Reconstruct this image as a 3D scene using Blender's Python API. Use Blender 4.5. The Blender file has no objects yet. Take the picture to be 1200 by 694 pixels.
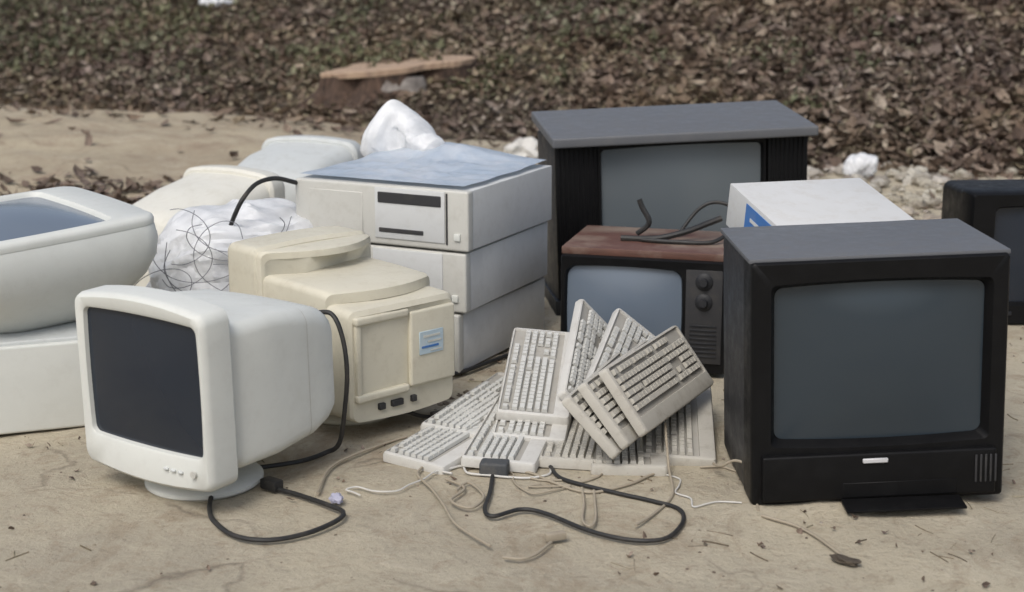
import bpy, bmesh, math, random
from mathutils import Vector, Matrix, Euler, noise
import numpy as np
R = math.radians
random.seed(7); rng = np.random.default_rng(11)
S = bpy.context.scene
C = S.collection

# ------------------------------------------------------------------ camera, sky, sun, exposure
cd = bpy.data.cameras.new('camera'); cam = bpy.data.objects.new('camera', cd); C.objects.link(cam)
cam.location = (0, 0, 1.4); cam.rotation_euler = (R(90-13.1), 0, 0)
cd.sensor_width = 36; cd.lens = 57.0; cd.clip_end = 500; cd.clip_start = .05
cd.dof.use_dof = True; cd.dof.focus_distance = 4.4; cd.dof.aperture_fstop = 3.2
S.camera = cam
W = bpy.data.worlds.new('World'); S.world = W; W.use_nodes = True
nt = W.node_tree; bg = nt.nodes['Background']
sky = nt.nodes.new('ShaderNodeTexSky'); sky.sky_type = 'NISHITA'; sky.sun_disc = False
SUN_EL, SUN_AZ = 52, 205          # azimuth: direction the light comes from, degrees from +Y clockwise
sky.sun_elevation = R(SUN_EL); sky.sun_rotation = R(SUN_AZ)
sky.air_density = 1.0; sky.dust_density = 4.0; sky.ozone_density = 1.0
hs = nt.nodes.new('ShaderNodeHueSaturation'); hs.inputs['Saturation'].default_value = .68   # thin overcast
nt.links.new(sky.outputs[0], hs.inputs['Color']); nt.links.new(hs.outputs[0], bg.inputs[0]); bg.inputs[1].default_value = 0.10
sd = bpy.data.lights.new('sun', 'SUN'); so = bpy.data.objects.new('sun', sd); C.objects.link(so)
sd.energy = 0.9; sd.angle = R(25); sd.color = (1, .985, .94)
az = R(SUN_AZ); el = R(SUN_EL)
dirv = Vector((math.sin(az)*math.cos(el), math.cos(az)*math.cos(el), math.sin(el)))
so.rotation_euler = dirv.to_track_quat('Z', 'Y').to_euler(); so.location = (0, 0, 20)
S.view_settings.view_transform = 'Standard'; S.view_settings.look = 'None'
S.view_settings.exposure = 0.62; S.view_settings.gamma = 1

# ------------------------------------------------------------------ helpers
def tag(o, label=None, cat=None, group=None, kind=None):
    if label: o['label'] = label
    if cat: o['category'] = cat
    if group: o['group'] = group
    if kind: o['kind'] = kind
    return o
def thing(name, label, cat, loc=(0,0,0), rot=(0,0,0), group=None):
    o = bpy.data.objects.new(name, None); C.objects.link(o); o.empty_display_size = .1
    o.location = loc; o.rotation_euler = tuple(R(a) for a in rot)
    return tag(o, label, cat, group)
def obj(name, bm, mat, parent=None, smooth=True, ang=38, loc=None, rot=None):
    bmesh.ops.recalc_face_normals(bm, faces=bm.faces)
    me = bpy.data.meshes.new(name); bm.to_mesh(me); bm.free()
    if smooth:
        for p in me.polygons: p.use_smooth = True
        me.set_sharp_from_angle(angle=R(ang))
    me.materials.append(mat)
    o = bpy.data.objects.new(name, me); C.objects.link(o)
    if parent: o.parent = parent
    if loc: o.location = loc
    if rot: o.rotation_euler = tuple(R(a) for a in rot)
    return o
def share(name, src, parent, loc=None, rot=None):
    o = bpy.data.objects.new(name, src.data); C.objects.link(o); o.parent = parent
    if loc: o.location = loc
    if rot: o.rotation_euler = tuple(R(a) for a in rot)
    return o
def from_np(name, verts, faces, mat, parent=None, smooth=False):
    me = bpy.data.meshes.new(name); me.from_pydata(verts, [], faces); me.update()
    if smooth: me.polygons.foreach_set('use_smooth', [True]*len(me.polygons))
    me.materials.append(mat)
    o = bpy.data.objects.new(name, me); C.objects.link(o)
    if parent: o.parent = parent
    return o
def BM(): return bmesh.new()
def box(bm, c, s, bev=.003, seg=2, rot=None):
    r = bmesh.ops.create_cube(bm, size=1); vs = r['verts']
    bmesh.ops.scale(bm, vec=s, verts=vs)
    if bev > 0:
        es = list({e for v in vs for e in v.link_edges})
        b = bmesh.ops.bevel(bm, geom=es, offset=bev, segments=seg, affect='EDGES', profile=.6)
        vs = list({v for f in b['faces'] for v in f.verts} | {v for v in vs if v.is_valid})
        vs = list(set(vs))
    if rot: bmesh.ops.rotate(bm, cent=(0,0,0), matrix=Euler(tuple(R(a) for a in rot)).to_matrix(), verts=vs)
    bmesh.ops.translate(bm, vec=c, verts=vs)
    return bm
def ring(w, h, r, y, cx=0, cz=0, k=5, e=8, bz=0, by=0, bx=0):
    """rounded rectangle in the XZ plane at depth y; bz/bx bow the sides outward, by bows it in depth"""
    r = min(r, w/2-.0005, h/2-.0005); P = []
    cs = [(w/2-r, h/2-r, 0), (-w/2+r, h/2-r, 90), (-w/2+r, -h/2+r, 180), (w/2-r, -h/2+r, 270)]
    for i, (x, z, a0) in enumerate(cs):
        for j in range(k+1):
            a = R(a0+90*j/k); P.append((x+r*math.cos(a), z+r*math.sin(a)))
        nx, nz, na = cs[(i+1) % 4]; a = R(na); q = (nx+r*math.cos(a), nz+r*math.sin(a)); p = P[-1]
        for j in range(1, e): P.append((p[0]+(q[0]-p[0])*j/e, p[1]+(q[1]-p[1])*j/e))
    out = []
    for x, z in P:
        u, v = 2*x/w, 2*z/h
        out.append((cx+x+bx*u*(1-v*v), y+by*(1-u*u), cz+z+bz*v*(1-u*u)))
    return out
def loft(bm, rings, c0=True, c1=True):
    vr = [[bm.verts.new(p) for p in r] for r in rings]; n = len(vr[0])
    for a, b in zip(vr[:-1], vr[1:]):
        for i in range(n): bm.faces.new((a[i], a[(i+1) % n], b[(i+1) % n], b[i]))
    if c0: bm.faces.new(vr[0])
    if c1: bm.faces.new(vr[-1][::-1])
    return bm
def dome(bm, w, h, r, y, bulge, cx=0, cz=0, n=10, bz=0, bx=0):
    vr = []
    for i in range(n):
        t = 1-i/n
        q = ring(w*t, h*t, max(r*t, .001), 0, 0, 0, bz=bz*t, bx=bx*t)
        vr.append([bm.verts.new((cx+x, y-bulge*(1-min(1, (2*x/w)**2))*(1-min(1, (2*z/h)**2)), cz+z)) for x, _, z in q])
    m = len(vr[0])
    for a, b in zip(vr[:-1], vr[1:]):
        for i in range(m): bm.faces.new((a[i], a[(i+1) % m], b[(i+1) % m], b[i]))
    c = bm.verts.new((cx, y-bulge, cz))
    for i in range(m): bm.faces.new((vr[-1][i], vr[-1][(i+1) % m], c))
    return bm
def lathe(bm, prof, n=40, c=(0,0,0), axis='Z'):
    rs = []
    for r, z in prof:
        q = []
        for i in range(n):
            a = 2*math.pi*i/n; x, y = r*math.cos(a), r*math.sin(a)
            q.append((c[0]+x, c[1]+y, c[2]+z) if axis == 'Z' else (c[0]+x, c[1]+z, c[2]+y))
        rs.append(q)
    return loft(bm, rs)
def smooth_path(P, n=8):
    P = [Vector(p) for p in P]; Q = [P[0]]+P+[P[-1]]; out = []
    for i in range(1, len(Q)-2):
        a, b, c, d = Q[i-1:i+3]
        for j in range(n):
            t = j/n
            out.append(.5*((2*b)+(c-a)*t+(2*a-5*b+4*c-d)*t*t+(3*b-a-3*c+d)*t**3))
    out.append(P[-1]); return out
def tube(bm, P, r, n=8, sm=8):
    Q = smooth_path(P, sm) if sm else [Vector(p) for p in P]
    up = Vector((.13, .21, 1)).normalized(); rs = []
    for i, p in enumerate(Q):
        t = (Q[min(i+1, len(Q)-1)]-Q[max(i-1, 0)])
        if t.length < 1e-6: t = Vector((1, 0, 0))
        t.normalize(); s = t.cross(up)
        if s.length < 1e-3: s = t.cross(Vector((1, 0, 0)))
        s.normalize(); u = s.cross(t)
        rs.append([p+r*(math.cos(2*math.pi*j/n)*s+math.sin(2*math.pi*j/n)*u) for j in range(n)])
    return loft(bm, rs)

# ------------------------------------------------------------------ materials
def nodes(name):
    m = bpy.data.materials.new(name); m.use_nodes = True; t = m.node_tree
    return m, t, t.nodes['Principled BSDF']
def N(t, typ, **kw):
    n = t.nodes.new(typ)
    for k, v in kw.items(): setattr(n, k, v)
    return n
def ramp(t, src, stops, interp='LINEAR'):
    r = N(t, 'ShaderNodeValToRGB'); cr = r.color_ramp; cr.interpolation = interp
    while len(cr.elements) < len(stops): cr.elements.new(.5)
    for e, (p, c) in zip(cr.elements, stops):
        e.position = p; e.color = (c, c, c, 1) if isinstance(c, (int, float)) else (*c, 1)
    t.links.new(src, r.inputs[0]); return r.outputs[0]
def noi(t, co, scale, detail=6, rough=.6, dist=0):
    n = N(t, 'ShaderNodeTexNoise'); n.inputs['Scale'].default_value = scale
    n.inputs['Detail'].default_value = detail; n.inputs['Roughness'].default_value = rough
    n.inputs['Distortion'].default_value = dist; t.links.new(co, n.inputs['Vector']); return n.outputs[0]
def mix(t, f, a, b, mode='MIX'):
    m = N(t, 'ShaderNodeMix', data_type='RGBA', blend_type=mode)
    for s, v in ((0, f), (6, a), (7, b)):
        if isinstance(v, bpy.types.NodeSocket): t.links.new(v, m.inputs[s])
        elif isinstance(v, (int, float)): m.inputs[s].default_value = v
        else: m.inputs[s].default_value = (*v, 1)
    return m.outputs[2]
def coords(t):
    tc = N(t, 'ShaderNodeTexCoord'); oi = N(t, 'ShaderNodeObjectInfo')
    a = N(t, 'ShaderNodeVectorMath', operation='MULTIPLY_ADD')
    t.links.new(oi.outputs['Random'], a.inputs[0]); a.inputs[1].default_value = (17, 31, 23)
    t.links.new(tc.outputs['Object'], a.inputs[2]); return a.outputs[0]
def bump(t, b, h, strength, dist):
    n = N(t, 'ShaderNodeBump'); n.inputs['Strength'].default_value = strength; n.inputs['Distance'].default_value = dist
    t.links.new(h, n.inputs['Height']); t.links.new(n.outputs[0], b.inputs['Normal'])
def plastic(name, col, rough=.45, dirt=.5, dcol=(.16, .13, .10), fine=600, spec=.4):
    m, t, b = nodes(name); co = coords(t)
    big = noi(t, co, 3.2, 5, .65, .6); mid = noi(t, co, 21, 6, .7); fin = noi(t, co, fine, 2, .5)
    c = mix(t, ramp(t, big, [(.35, 0), (.75, .5)]), col, tuple(x*.82 for x in col))
    f1 = ramp(t, mid, [(.50, 0), (.80, dirt)])
    c = mix(t, f1, c, dcol)
    sc = noi(t, co, 95, 3, .6, 2.0)
    c = mix(t, ramp(t, sc, [(.64, 0), (.70, dirt*.6)]), c, dcol)
    t.links.new(c, b.inputs['Base Color'])
    t.links.new(ramp(t, mid, [(.3, rough-.08), (.8, min(1, rough+.25))]), b.inputs['Roughness'])
    b.inputs['Specular IOR Level'].default_value = spec
    bump(t, b, fin, .25, .0006)
    return m
M = {}
M['white'] = plastic('weathered_white_plastic', (0.625, 0.636, 0.598), .42, .15, (0.330, 0.302, 0.253))
M['greywhite'] = plastic('pale_grey_plastic', (0.540, 0.561, 0.549), .45, .30, (0.292, 0.275, 0.235))
M['cream'] = plastic('yellowed_cream_plastic', (.60, .565, .455), .45, .30, (.30, .25, .17))
M['cream2'] = plastic('pale_cream_plastic', (.66, .645, .575), .45, .26, (.32, .28, .20))
M['case'] = plastic('beige_grey_case_paint', (.56, .57, .565), .5, .28, (.32, .30, .27))
M['casefront'] = plastic('beige_front_plastic', (.53, .525, .485), .48, .30, (.26, .23, .18))
M['kb'] = plastic('keyboard_shell_plastic', (.57, .56, .525), .5, .38, (.24, .20, .16))
M['key'] = plastic('keycap_plastic', (.56, .56, .53), .5, .40, (.24, .21, .17))
M['kb2'] = plastic('grimy_keyboard_plastic', (.46, .44, .39), .55, .5, (.20, .16, .12))
M['key2'] = plastic('grimy_keycap_plastic', (.49, .47, .415), .55, .5, (.16, .13, .10))
M['slot'] = plastic('dark_recess_plastic', (.03, .03, .032), .6, .4, (.10, .09, .075))
M['black'] = plastic('black_tv_plastic', (.006, .006, .0065), .40, .06, (.04, .038, .035), spec=.16)
M['skytop'] = plastic('sky_lightened_top_grey', (.115, .12, .13), .5, .25, (.19, .18, .165))  # television tops: grey lightened in the colour to carry the sky's sheen
M['charcoal'] = plastic('charcoal_tv_plastic', (.022, .023, .026), .42, .20, (.08, .075, .07), spec=.3)
M['rubber'] = plastic('black_cable_rubber', (.02, .02, .02), .5, .5, (.10, .085, .07))
M['beigecord'] = plastic('beige_cord_rubber', (.34, .295, .225), .6, .5, (.22, .18, .135))
M['wire'] = plastic('grey_wire_plastic', (.19, .195, .215), .5, .3)
M['dustygrey'] = plastic('dusty_dark_grey_plastic', (.055, .06, .065), .6, .6, (.17, .15, .125))
M['metal'] = plastic('dull_silver_plastic', (.55, .55, .56), .28, .2)
M['carton'] = plastic('white_carton_board', (.56, .565, .56), .75, .4, (.36, .32, .26))
M['blueprint'] = plastic('blue_printed_ink', (.05, .16, .42), .6, .3, (.3, .3, .3))
M['bluesticker'] = plastic('pale_blue_sticker', (.42, .52, .58), .5, .75, (.58, .55, .47))
M['paleprint'] = plastic('pale_sticker_paper', (.55, .55, .50), .6, .4)
M['lilac'] = plastic('lilac_plastic', (.38, .38, .48), .4, .3)
def glass(name, col, rough=.12, dust=.35, dcol=(.20, .19, .17)):
    m, t, b = nodes(name); co = coords(t)
    n = noi(t, co, 2.2, 4, .5, .3); f = noi(t, co, 130, 3, .6)
    c = mix(t, ramp(t, n, [(.30, .05), (.85, dust)]), col, dcol)
    t.links.new(c, b.inputs['Base Color'])
    t.links.new(ramp(t, n, [(.2, rough+.02), (.9, rough+.12)]), b.inputs['Roughness'])
    b.inputs['Specular IOR Level'].default_value = .55
    bump(t, b, f, .05, .0005)
    return m
M['screen_dark'] = glass('dark_screen_glass', (0.011, 0.017, 0.029), .09, .14, (0.040, 0.048, 0.055))
M['screen_grey'] = glass('grey_screen_glass', (0.024, 0.035, 0.046), .10, .2, (0.054, 0.066, 0.076))
M['screen_blue'] = glass('dusty_sky_tinted_screen_glass', (.12, .155, .205), .16, .3, (.2, .21, .21))  # blue base lightened to stand for sky reflection, under mottled dust
M['screen_mid'] = glass('dusty_grey_screen_glass', (.095, .115, .13), .16, .35, (.15, .155, .155))
# red brown wood veneer
m, t, b = nodes('worn_red_wood_veneer'); co = coords(t)
mp = N(t, 'ShaderNodeMapping'); mp.inputs['Scale'].default_value = (2, 18, 18); t.links.new(co, mp.inputs[0])
g = noi(t, mp.outputs[0], 4, 6, .65, 1.2); bl = noi(t, co, 5, 5, .6)
c = mix(t, ramp(t, g, [(.3, 0), (.7, 1)]), (.135, .062, .045), (.08, .04, .03))
c = mix(t, ramp(t, bl, [(.44, 0), (.64, .85)]), c, (.24, .185, .145))
t.links.new(c, b.inputs['Base Color']); b.inputs['Roughness'].default_value = .5; bump(t, b, g, .2, .001); M['wood'] = m
# thin plastic film
def film(name, col, alpha_tr=.24, rough=.26, pat=None):
    m, t, b = nodes(name); co = coords(t); n = noi(t, co, 9, 6, .65, .7)
    c = mix(t, ramp(t, n, [(.35, 0), (.75, 1)]), col, tuple(min(1, x*1.25+.03) for x in col) if pat is None else pat)
    t.links.new(c, b.inputs['Base Color']); b.inputs['Roughness'].default_value = rough
    tr = N(t, 'ShaderNodeBsdfTranslucent'); t.links.new(c, tr.inputs['Color'])
    mx = N(t, 'ShaderNodeMixShader'); mx.inputs[0].default_value = alpha_tr
    out = t.nodes['Material Output']; t.links.new(b.outputs[0], mx.inputs[1]); t.links.new(tr.outputs[0], mx.inputs[2]); t.links.new(mx.outputs[0], out.inputs[0])
    f = noi(t, co, 38, 5, .7, 1.5); bump(t, b, f, .5, .006)
    return m
M['bag'] = film('white_bag_film', (.74, .75, .76)); M['bluefilm'] = film('blue_white_film', (.43, .51, .61), .2, .25, (.60, .64, .69))
# ground: pale trodden sand and dust
def ground_mat(name, A, B, Cc, stain):
    m, t, b = nodes(name); tc = N(t, 'ShaderNodeTexCoord'); co = tc.outputs['Object']
    a = noi(t, co, .9, 6, .62, .5); d = noi(t, co, 5.5, 8, .66, .6); f = noi(t, co, 60, 8, .72); g = noi(t, co, 420, 3, .6)
    c = mix(t, ramp(t, a, [(.40, 0), (.60, 1)]), A, B)
    c = mix(t, ramp(t, d, [(.50, 0), (.74, .75)]), c, Cc)
    e = noi(t, co, 2.3, 8, .74, 1.4); c = mix(t, ramp(t, e, [(.52, 0), (.66, .7)]), c, stain)
    h2 = noi(t, co, 16, 6, .75, .8); c = mix(t, ramp(t, h2, [(.52, 0), (.66, .5)]), c, stain)
    c = mix(t, ramp(t, f, [(.30, .55), (.46, 0)]), c, tuple(x*.45 for x in A))
    c = mix(t, ramp(t, g, [(.60, 0), (.72, .5)]), c, tuple(min(1, x*1.35) for x in A))
    v = N(t, 'ShaderNodeTexVoronoi', feature='DISTANCE_TO_EDGE'); v.inputs['Scale'].default_value = 1.1
    wv = N(t, 'ShaderNodeVectorMath', operation='MULTIPLY_ADD'); nz = N(t, 'ShaderNodeTexNoise'); nz.inputs['Scale'].default_value = 3; nz.inputs['Detail'].default_value = 6
    t.links.new(co, nz.inputs['Vector']); t.links.new(nz.outputs['Color'], wv.inputs[0]); wv.inputs[1].default_value = (.55, .55, .0); t.links.new(co, wv.inputs[2]); t.links.new(wv.outputs[0], v.inputs['Vector'])
    ck = ramp(t, v.outputs['Distance'], [(0, .5), (.010, 0)])
    gate = ramp(t, a, [(.46, 0), (.56, 1)])
    mm = N(t, 'ShaderNodeMath', operation='MULTIPLY'); t.links.new(ck, mm.inputs[0]); t.links.new(gate, mm.inputs[1])
    c = mix(t, mm.outputs[0], c, (.09, .07, .055))
    t.links.new(c, b.inputs['Base Color']); b.inputs['Roughness'].default_value = .95; b.inputs['Specular IOR Level'].default_value = .2
    ad = N(t, 'ShaderNodeMath', operation='MULTIPLY_ADD'); t.links.new(d, ad.inputs[0]); ad.inputs[1].default_value = 1.8; t.links.new(f, ad.inputs[2])
    bump(t, b, ad.outputs[0], .7, .014)
    return m
M['ground'] = ground_mat('trodden_pale_sand', (.475, .42, .315), (.375, .333, .257), (.53, .475, .37), (.27, .21, .145))
M['sand'] = ground_mat('yellow_sand', (0.437, 0.376, 0.271), (0.353, 0.296, 0.214), (0.465, 0.409, 0.314), (0.251, 0.183, 0.133))
m, t, b = nodes('leaf_mould_soil'); tc = N(t, 'ShaderNodeTexCoord'); co = tc.outputs['Object']
a = noi(t, co, 14, 8, .7); d = noi(t, co, .8, 5, .6)
c = mix(t, ramp(t, a, [(.35, 0), (.7, 1)]), (.075, .058, .045), (.16, .125, .095)); c = mix(t, ramp(t, d, [(.45, 0), (.65, .5)]), c, (.06, .065, .03))
t.links.new(c, b.inputs['Base Color']); b.inputs['Roughness'].default_value = 1; bump(t, b, a, .9, .05); M['soil'] = m
def island(name, stops, rough=.7, tr=.1):
    m, t, b = nodes(name); g = N(t, 'ShaderNodeNewGeometry')
    c = ramp(t, g.outputs['Random Per Island'], stops)
    tc = N(t, 'ShaderNodeTexCoord'); n = noi(t, tc.outputs['Object'], 60, 3, .6)
    c = mix(t, ramp(t, n, [(.35, 0), (.7, .5)]), c, (.03, .022, .016), 'MIX')
    pn = noi(t, tc.outputs['Object'], .55, 4, .6, .5); p2 = noi(t, tc.outputs['Object'], 1.7, 3, .6)
    c = mix(t, ramp(t, pn, [(.38, 0), (.62, .55)]), c, (1.25, 1.22, .92), 'MULTIPLY')
    c = mix(t, ramp(t, p2, [(.45, 0), (.65, .5)]), c, (.82, .72, .80), 'MULTIPLY')
    t.links.new(c, b.inputs['Base Color']); b.inputs['Roughness'].default_value = rough
    b.inputs['Specular IOR Level'].default_value = .3
    return m
M['leaf'] = island('dead_leaf', [(0, (0.082, 0.060, 0.049)), (.25, (0.144, 0.105, 0.081)), (.45, (0.196, 0.146, 0.114)), (.62, (0.114, 0.086, 0.073)), (.80, (0.258, 0.204, 0.165)), (1, (0.364, 0.311, 0.261))])
M['leaf_far'] = island('greyish_dead_leaf', [(0, (0.091, 0.074, 0.053)), (.3, (0.157, 0.130, 0.093)), (.55, (0.209, 0.175, 0.124)), (.8, (0.247, 0.219, 0.158)), (1, (0.382, 0.347, 0.261))])
M['weed'] = island('weed_leaf', [(0, (0.066, 0.070, 0.039)), (.4, (0.115, 0.120, 0.070)), (.75, (0.156, 0.163, 0.104)), (1, (0.253, 0.253, 0.181))], .6)
M['stone'] = island('pale_rubble', [(0, (.28, .25, .21)), (.5, (.40, .37, .32)), (1, (.52, .49, .44))], .9)
M['pebble'] = island('pebble', [(0, (.10, .08, .065)), (.5, (.24, .20, .165)), (1, (.40, .36, .31))], .9)
# stump
m, t, b = nodes('sawn_wood'); tc = N(t, 'ShaderNodeTexCoord'); co = tc.outputs['Object']
wv = N(t, 'ShaderNodeTexWave', wave_type='RINGS', rings_direction='Z'); wv.inputs['Scale'].default_value = 9; wv.inputs['Distortion'].default_value = 5; t.links.new(co, wv.inputs['Vector'])
n = noi(t, co, 7, 6, .7); c = mix(t, ramp(t, wv.outputs['Fac'], [(.2, 0), (.8, .6)]), (.40, .29, .20), (.27, .18, .125)); c = mix(t, ramp(t, n, [(.5, 0), (.72, .7)]), c, (.19, .14, .11))
t.links.new(c, b.inputs['Base Color']); b.inputs['Roughness'].default_value = .85; bump(t, b, n, .6, .01); M['sawn'] = m
m, t, b = nodes('dark_bark'); tc = N(t, 'ShaderNodeTexCoord'); co = tc.outputs['Object']
mp = N(t, 'ShaderNodeMapping'); mp.inputs['Scale'].default_value = (9, 9, 2); t.links.new(co, mp.inputs[0]); n = noi(t, mp.outputs[0], 3, 8, .7)
c = mix(t, ramp(t, n, [(.35, 0), (.7, 1)]), (.03, .02, .015), (.16, .10, .07)); t.links.new(c, b.inputs['Base Color']); b.inputs['Roughness'].default_value = .95; bump(t, b, n, 1, .04); M['bark'] = m
m, t, b = nodes('grey_bare_wood'); tc = N(t, 'ShaderNodeTexCoord'); co = tc.outputs['Object']; n = noi(t, co, 12, 7, .7)
c = mix(t, ramp(t, n, [(.35, 0), (.7, 1)]), (.16, .14, .125), (.36, .33, .30)); t.links.new(c, b.inputs['Base Color']); b.inputs['Roughness'].default_value = .9; bump(t, b, n, .8, .02); M['bare'] = m

# ------------------------------------------------------------------ ground, bank, sand
def fb(x, y, z=0, o=4): return noise.fractal(Vector((x, y, z)), 1.0, 2.0, o)
FOOT = [(.886, 3.965, .62, .42, R(2.5)), (-.29, 5.33, .63, .62, R(-26)), (-1.46, 4.50, .52, .42, R(20)), (.60, 5.97, .96, .5, R(7)), (.462, 5.165, .53, .4, R(-15)), (1.915, 5.84, .68, .55, R(4))]
def gz(x, y):
    near = min(1, max(0, (y-2)/1.0))
    z = (.010*fb(x*1.3, y*1.3)+.004*fb(x*6, y*6, 3))*near - .004
    if near > 0 and -2.2 < x < 2.6 and 3 < y < 7:      # soil pushed up in uneven ridges round whatever stands here
        for cx, cy, w, d, a in FOOT:
            c, q = math.cos(a), math.sin(a); u = (x-cx)*c+(y-cy)*q; v = -(x-cx)*q+(y-cy)*c
            e = math.hypot(max(0, abs(u)-w/2), max(0, abs(v)-d/2))
            if e < .16: z = max(z, z+.018*math.exp(-(e/.055)**2)*max(0, .35+1.1*noise.noise(Vector((x*7, y*7, 12)))))
    return z
def axis(lo, hi, step, far, k=1.35):
    a = list(np.arange(lo, hi+1e-6, step)); s = step
    while a[-1] < far: s *= k; a.append(a[-1]+s)
    s = step
    while a[0] > -far: s *= k; a.insert(0, a[0]-s)
    return a
def sheet(name, xs, ys, zf, mat):
    nx, ny = len(xs), len(ys)
    v = [(x, y, zf(x, y)) for y in ys for x in xs]
    f = [(j*nx+i, j*nx+i+1, (j+1)*nx+i+1, (j+1)*nx+i) for j in range(ny-1) for i in range(nx-1)]
    return tag(from_np(name, v, f, mat, smooth=True), kind='structure')
sheet('ground', axis(-3.2, 3.2, .05, 160), axis(2.6, 10, .05, 160), gz, M['ground'])
def edge(x): return 10.55-.50*x+.35*noise.noise(Vector((x*.9, 3, 0)))+.15*noise.noise(Vector((x*3, 7, 0))) if -9 < x < 7 else (15.0 if x <= -9 else 7.0)
def bz_(x, y):
    d = y-edge(max(-8.9, min(6.9, x)))
    h = -.08 if d < -.25 else -.08+.12*min(1, (d+.25)/.25)
    if d > 0: h += .21*min(d, 16)+.035*max(0, min(d-16, 60))
    return h+(.10*fb(x*.45, y*.45, 5)+.03*fb(x*2.2, y*2.2, 9))*min(1, max(0, d))
sheet('leafy_bank', axis(-8, 7.5, .16, 160), [y for y in axis(6.5, 19, .14, 170) if y > 6.2], bz_, M['soil'])
def mound(x, y): # yellow sand heap on the left, behind the junk
    cx, cy = -3.0, 10.0
    e = ((x-cx)/2.5)**2+((y-cy)/2.2)**2
    e += .25*fb(x*.9, y*.9, 2)
    return -.05+.19*max(0, 1-e)**.6+.02*fb(x*3, y*3, 8)*(1 if e < 1 else 0) if e < 1 else -.06
sheet('sand_heap', list(np.arange(-6.2, 0.2, .08)), list(np.arange(7.2, 13, .08)), mound, M['sand'])

def leaf_field(name, n, place, size, mat, kind='stuff', flat=.5, quad=False, lift=.01):
    V = []; Fc = []
    for i in range(n):
        x, y, z = place()
        s = size*(.45+1.25*random.random()**1.6); w = s*(.32+.3*random.random()); a = random.random()*6.283
        E = Euler((random.gauss(0, flat), random.gauss(0, flat), a)).to_matrix()
        cu = .25*random.random()*s; b = len(V)
        pts = [(-s/2, 0, cu), (-s*.12, w/2, cu*.6), (-s*.12, 0, 0), (-s*.12, -w/2, cu*.6), (s*.22, w*.42, cu*.7), (s*.22, 0, 0), (s*.22, -w*.42, cu*.7), (s/2, 0, cu*1.2)]
        for p in pts:
            q = E @ Vector(p); V.append((x+q.x, y+q.y, z+q.z+lift+random.random()*.01))
        Fc += [(b, b+2, b+1), (b, b+3, b+2), (b+1, b+2, b+5, b+4), (b+2, b+3, b+6, b+5), (b+4, b+5, b+7), (b+5, b+6, b+7)]
    return tag(from_np(name, V, Fc, mat), kind=kind)
def on_bank(x0, x1, dmax, p=1.0):
    def f():
        x = random.uniform(x0, x1); d = -0.15+dmax*random.random()**p; y = edge(x)+d
        return x, y, bz_(x, y)+random.random()*.05
    return f
leaf_field('leaf_litter', 52000, on_bank(-7.5, 6.5, 6.5), .072, M['leaf'], flat=.45)
leaf_field('leaf_litter', 60000, on_bank(-8.5, 5.5, 9), .058, M['leaf_far'], flat=.5)
def near_right():
    x = random.uniform(.4, 5); y = edge(x)-.3+4*random.random()**1.3
    return x, y, bz_(x, y)+random.random()*.07
leaf_field('leaf_litter', 9000, near_right, .088, M['leaf'], flat=.5)
def spill():  # leaves blown onto the open ground
    while 1:
        x = random.uniform(-6, 5); d = random.expovariate(1.6); y = edge(x)-d
        if d < 2.5: return x, y, max(gz(x, y), mound(x, y))
leaf_field('leaf_litter', 900, spill, .09, M['leaf'], flat=.3)
def streak():
    x = random.gauss(-2.35, .5); y = 7.75+.35*(x+2.4)+random.gauss(0, .28)
    return x, y, max(gz(x, y), mound(x, y))
leaf_field('leaf_litter', 1500, streak, .075, M['leaf'], flat=.35)
# weeds, in patches
def weeds():
    while 1:
        x = random.uniform(-6.5, 6); d = random.random()*7+.2; y = edge(x)+d
        k = noise.noise(Vector((x*.75, y*.55, 40)))+.35*noise.noise(Vector((x*2.5, y*2.5, 2)))
        k += .26 if x < -.5 and d > 1.0 else -.05
        if k > .14 and d > .5: return x, y, bz_(x, y)+random.random()*.09
leaf_field('ground_weeds', 13000, weeds, .055, M['weed'], flat=.7, lift=.03)

def stones(name, n, place, lo, hi, mat):
    V = []; Fc = []
    base = bmesh.new(); bmesh.ops.create_icosphere(base, subdivisions=1, radius=1)
    bv = [v.co.copy() for v in base.verts]; bf = [[v.index for v in f.verts] for f in base.faces]; base.free()
    for i in range(n):
        x, y, z = place(); s = lo+(hi-lo)*random.random()**2.5; b = len(V); o = Vector((random.random()*99, 0, 0))
        E = Euler((random.random()*6, random.random()*6, random.random()*6)).to_matrix()
        for c in bv:
            q = E @ (c*(1+.5*noise.noise(c*1.3+o))); V.append((x+q.x*s, y+q.y*s, z+q.z*s*.6))
        Fc += [[b+k for k in f] for f in bf]
    return tag(from_np(name, V, Fc, mat), kind='stuff')
def all_over():
    x = random.uniform(-2.2, 2.6); y = 2.9+5*random.random(); return x, y, gz(x, y)
stones('pebbles', 2200, all_over, .001, .006, M['pebble'])
def rubble():
    x = random.gauss(2.0, .33); y = random.uniform(6.8, 9.3); return x, y, gz(x, y)+random.random()*.03
stones('pale_rubble', 420, rubble, .012, .06, M['stone'])
def rub2():
    x = random.uniform(-.3, 1.2); y = random.uniform(7.5, 9.6); return x, y, gz(x, y)
stones('pale_rubble', 120, rub2, .01, .05, M['stone'])
def crumbs():
    x = random.gauss(-.02, .14); y = random.gauss(4.62, .22); return x, y, gz(x, y)
stones('pebbles', 260, crumbs, .004, .016, M['pebble'])
def patchy():
    while 1:
        x, y, z = all_over()
        if noise.noise(Vector((x*1.3, y*1.3, 60)))+.5*noise.noise(Vector((x*4, y*4, 6))) > .12: return x, y, z
leaf_field('leaf_crumbs', 420, patchy, .020, M['leaf'], flat=.25, lift=.0)
V = []; Fc = []
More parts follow.
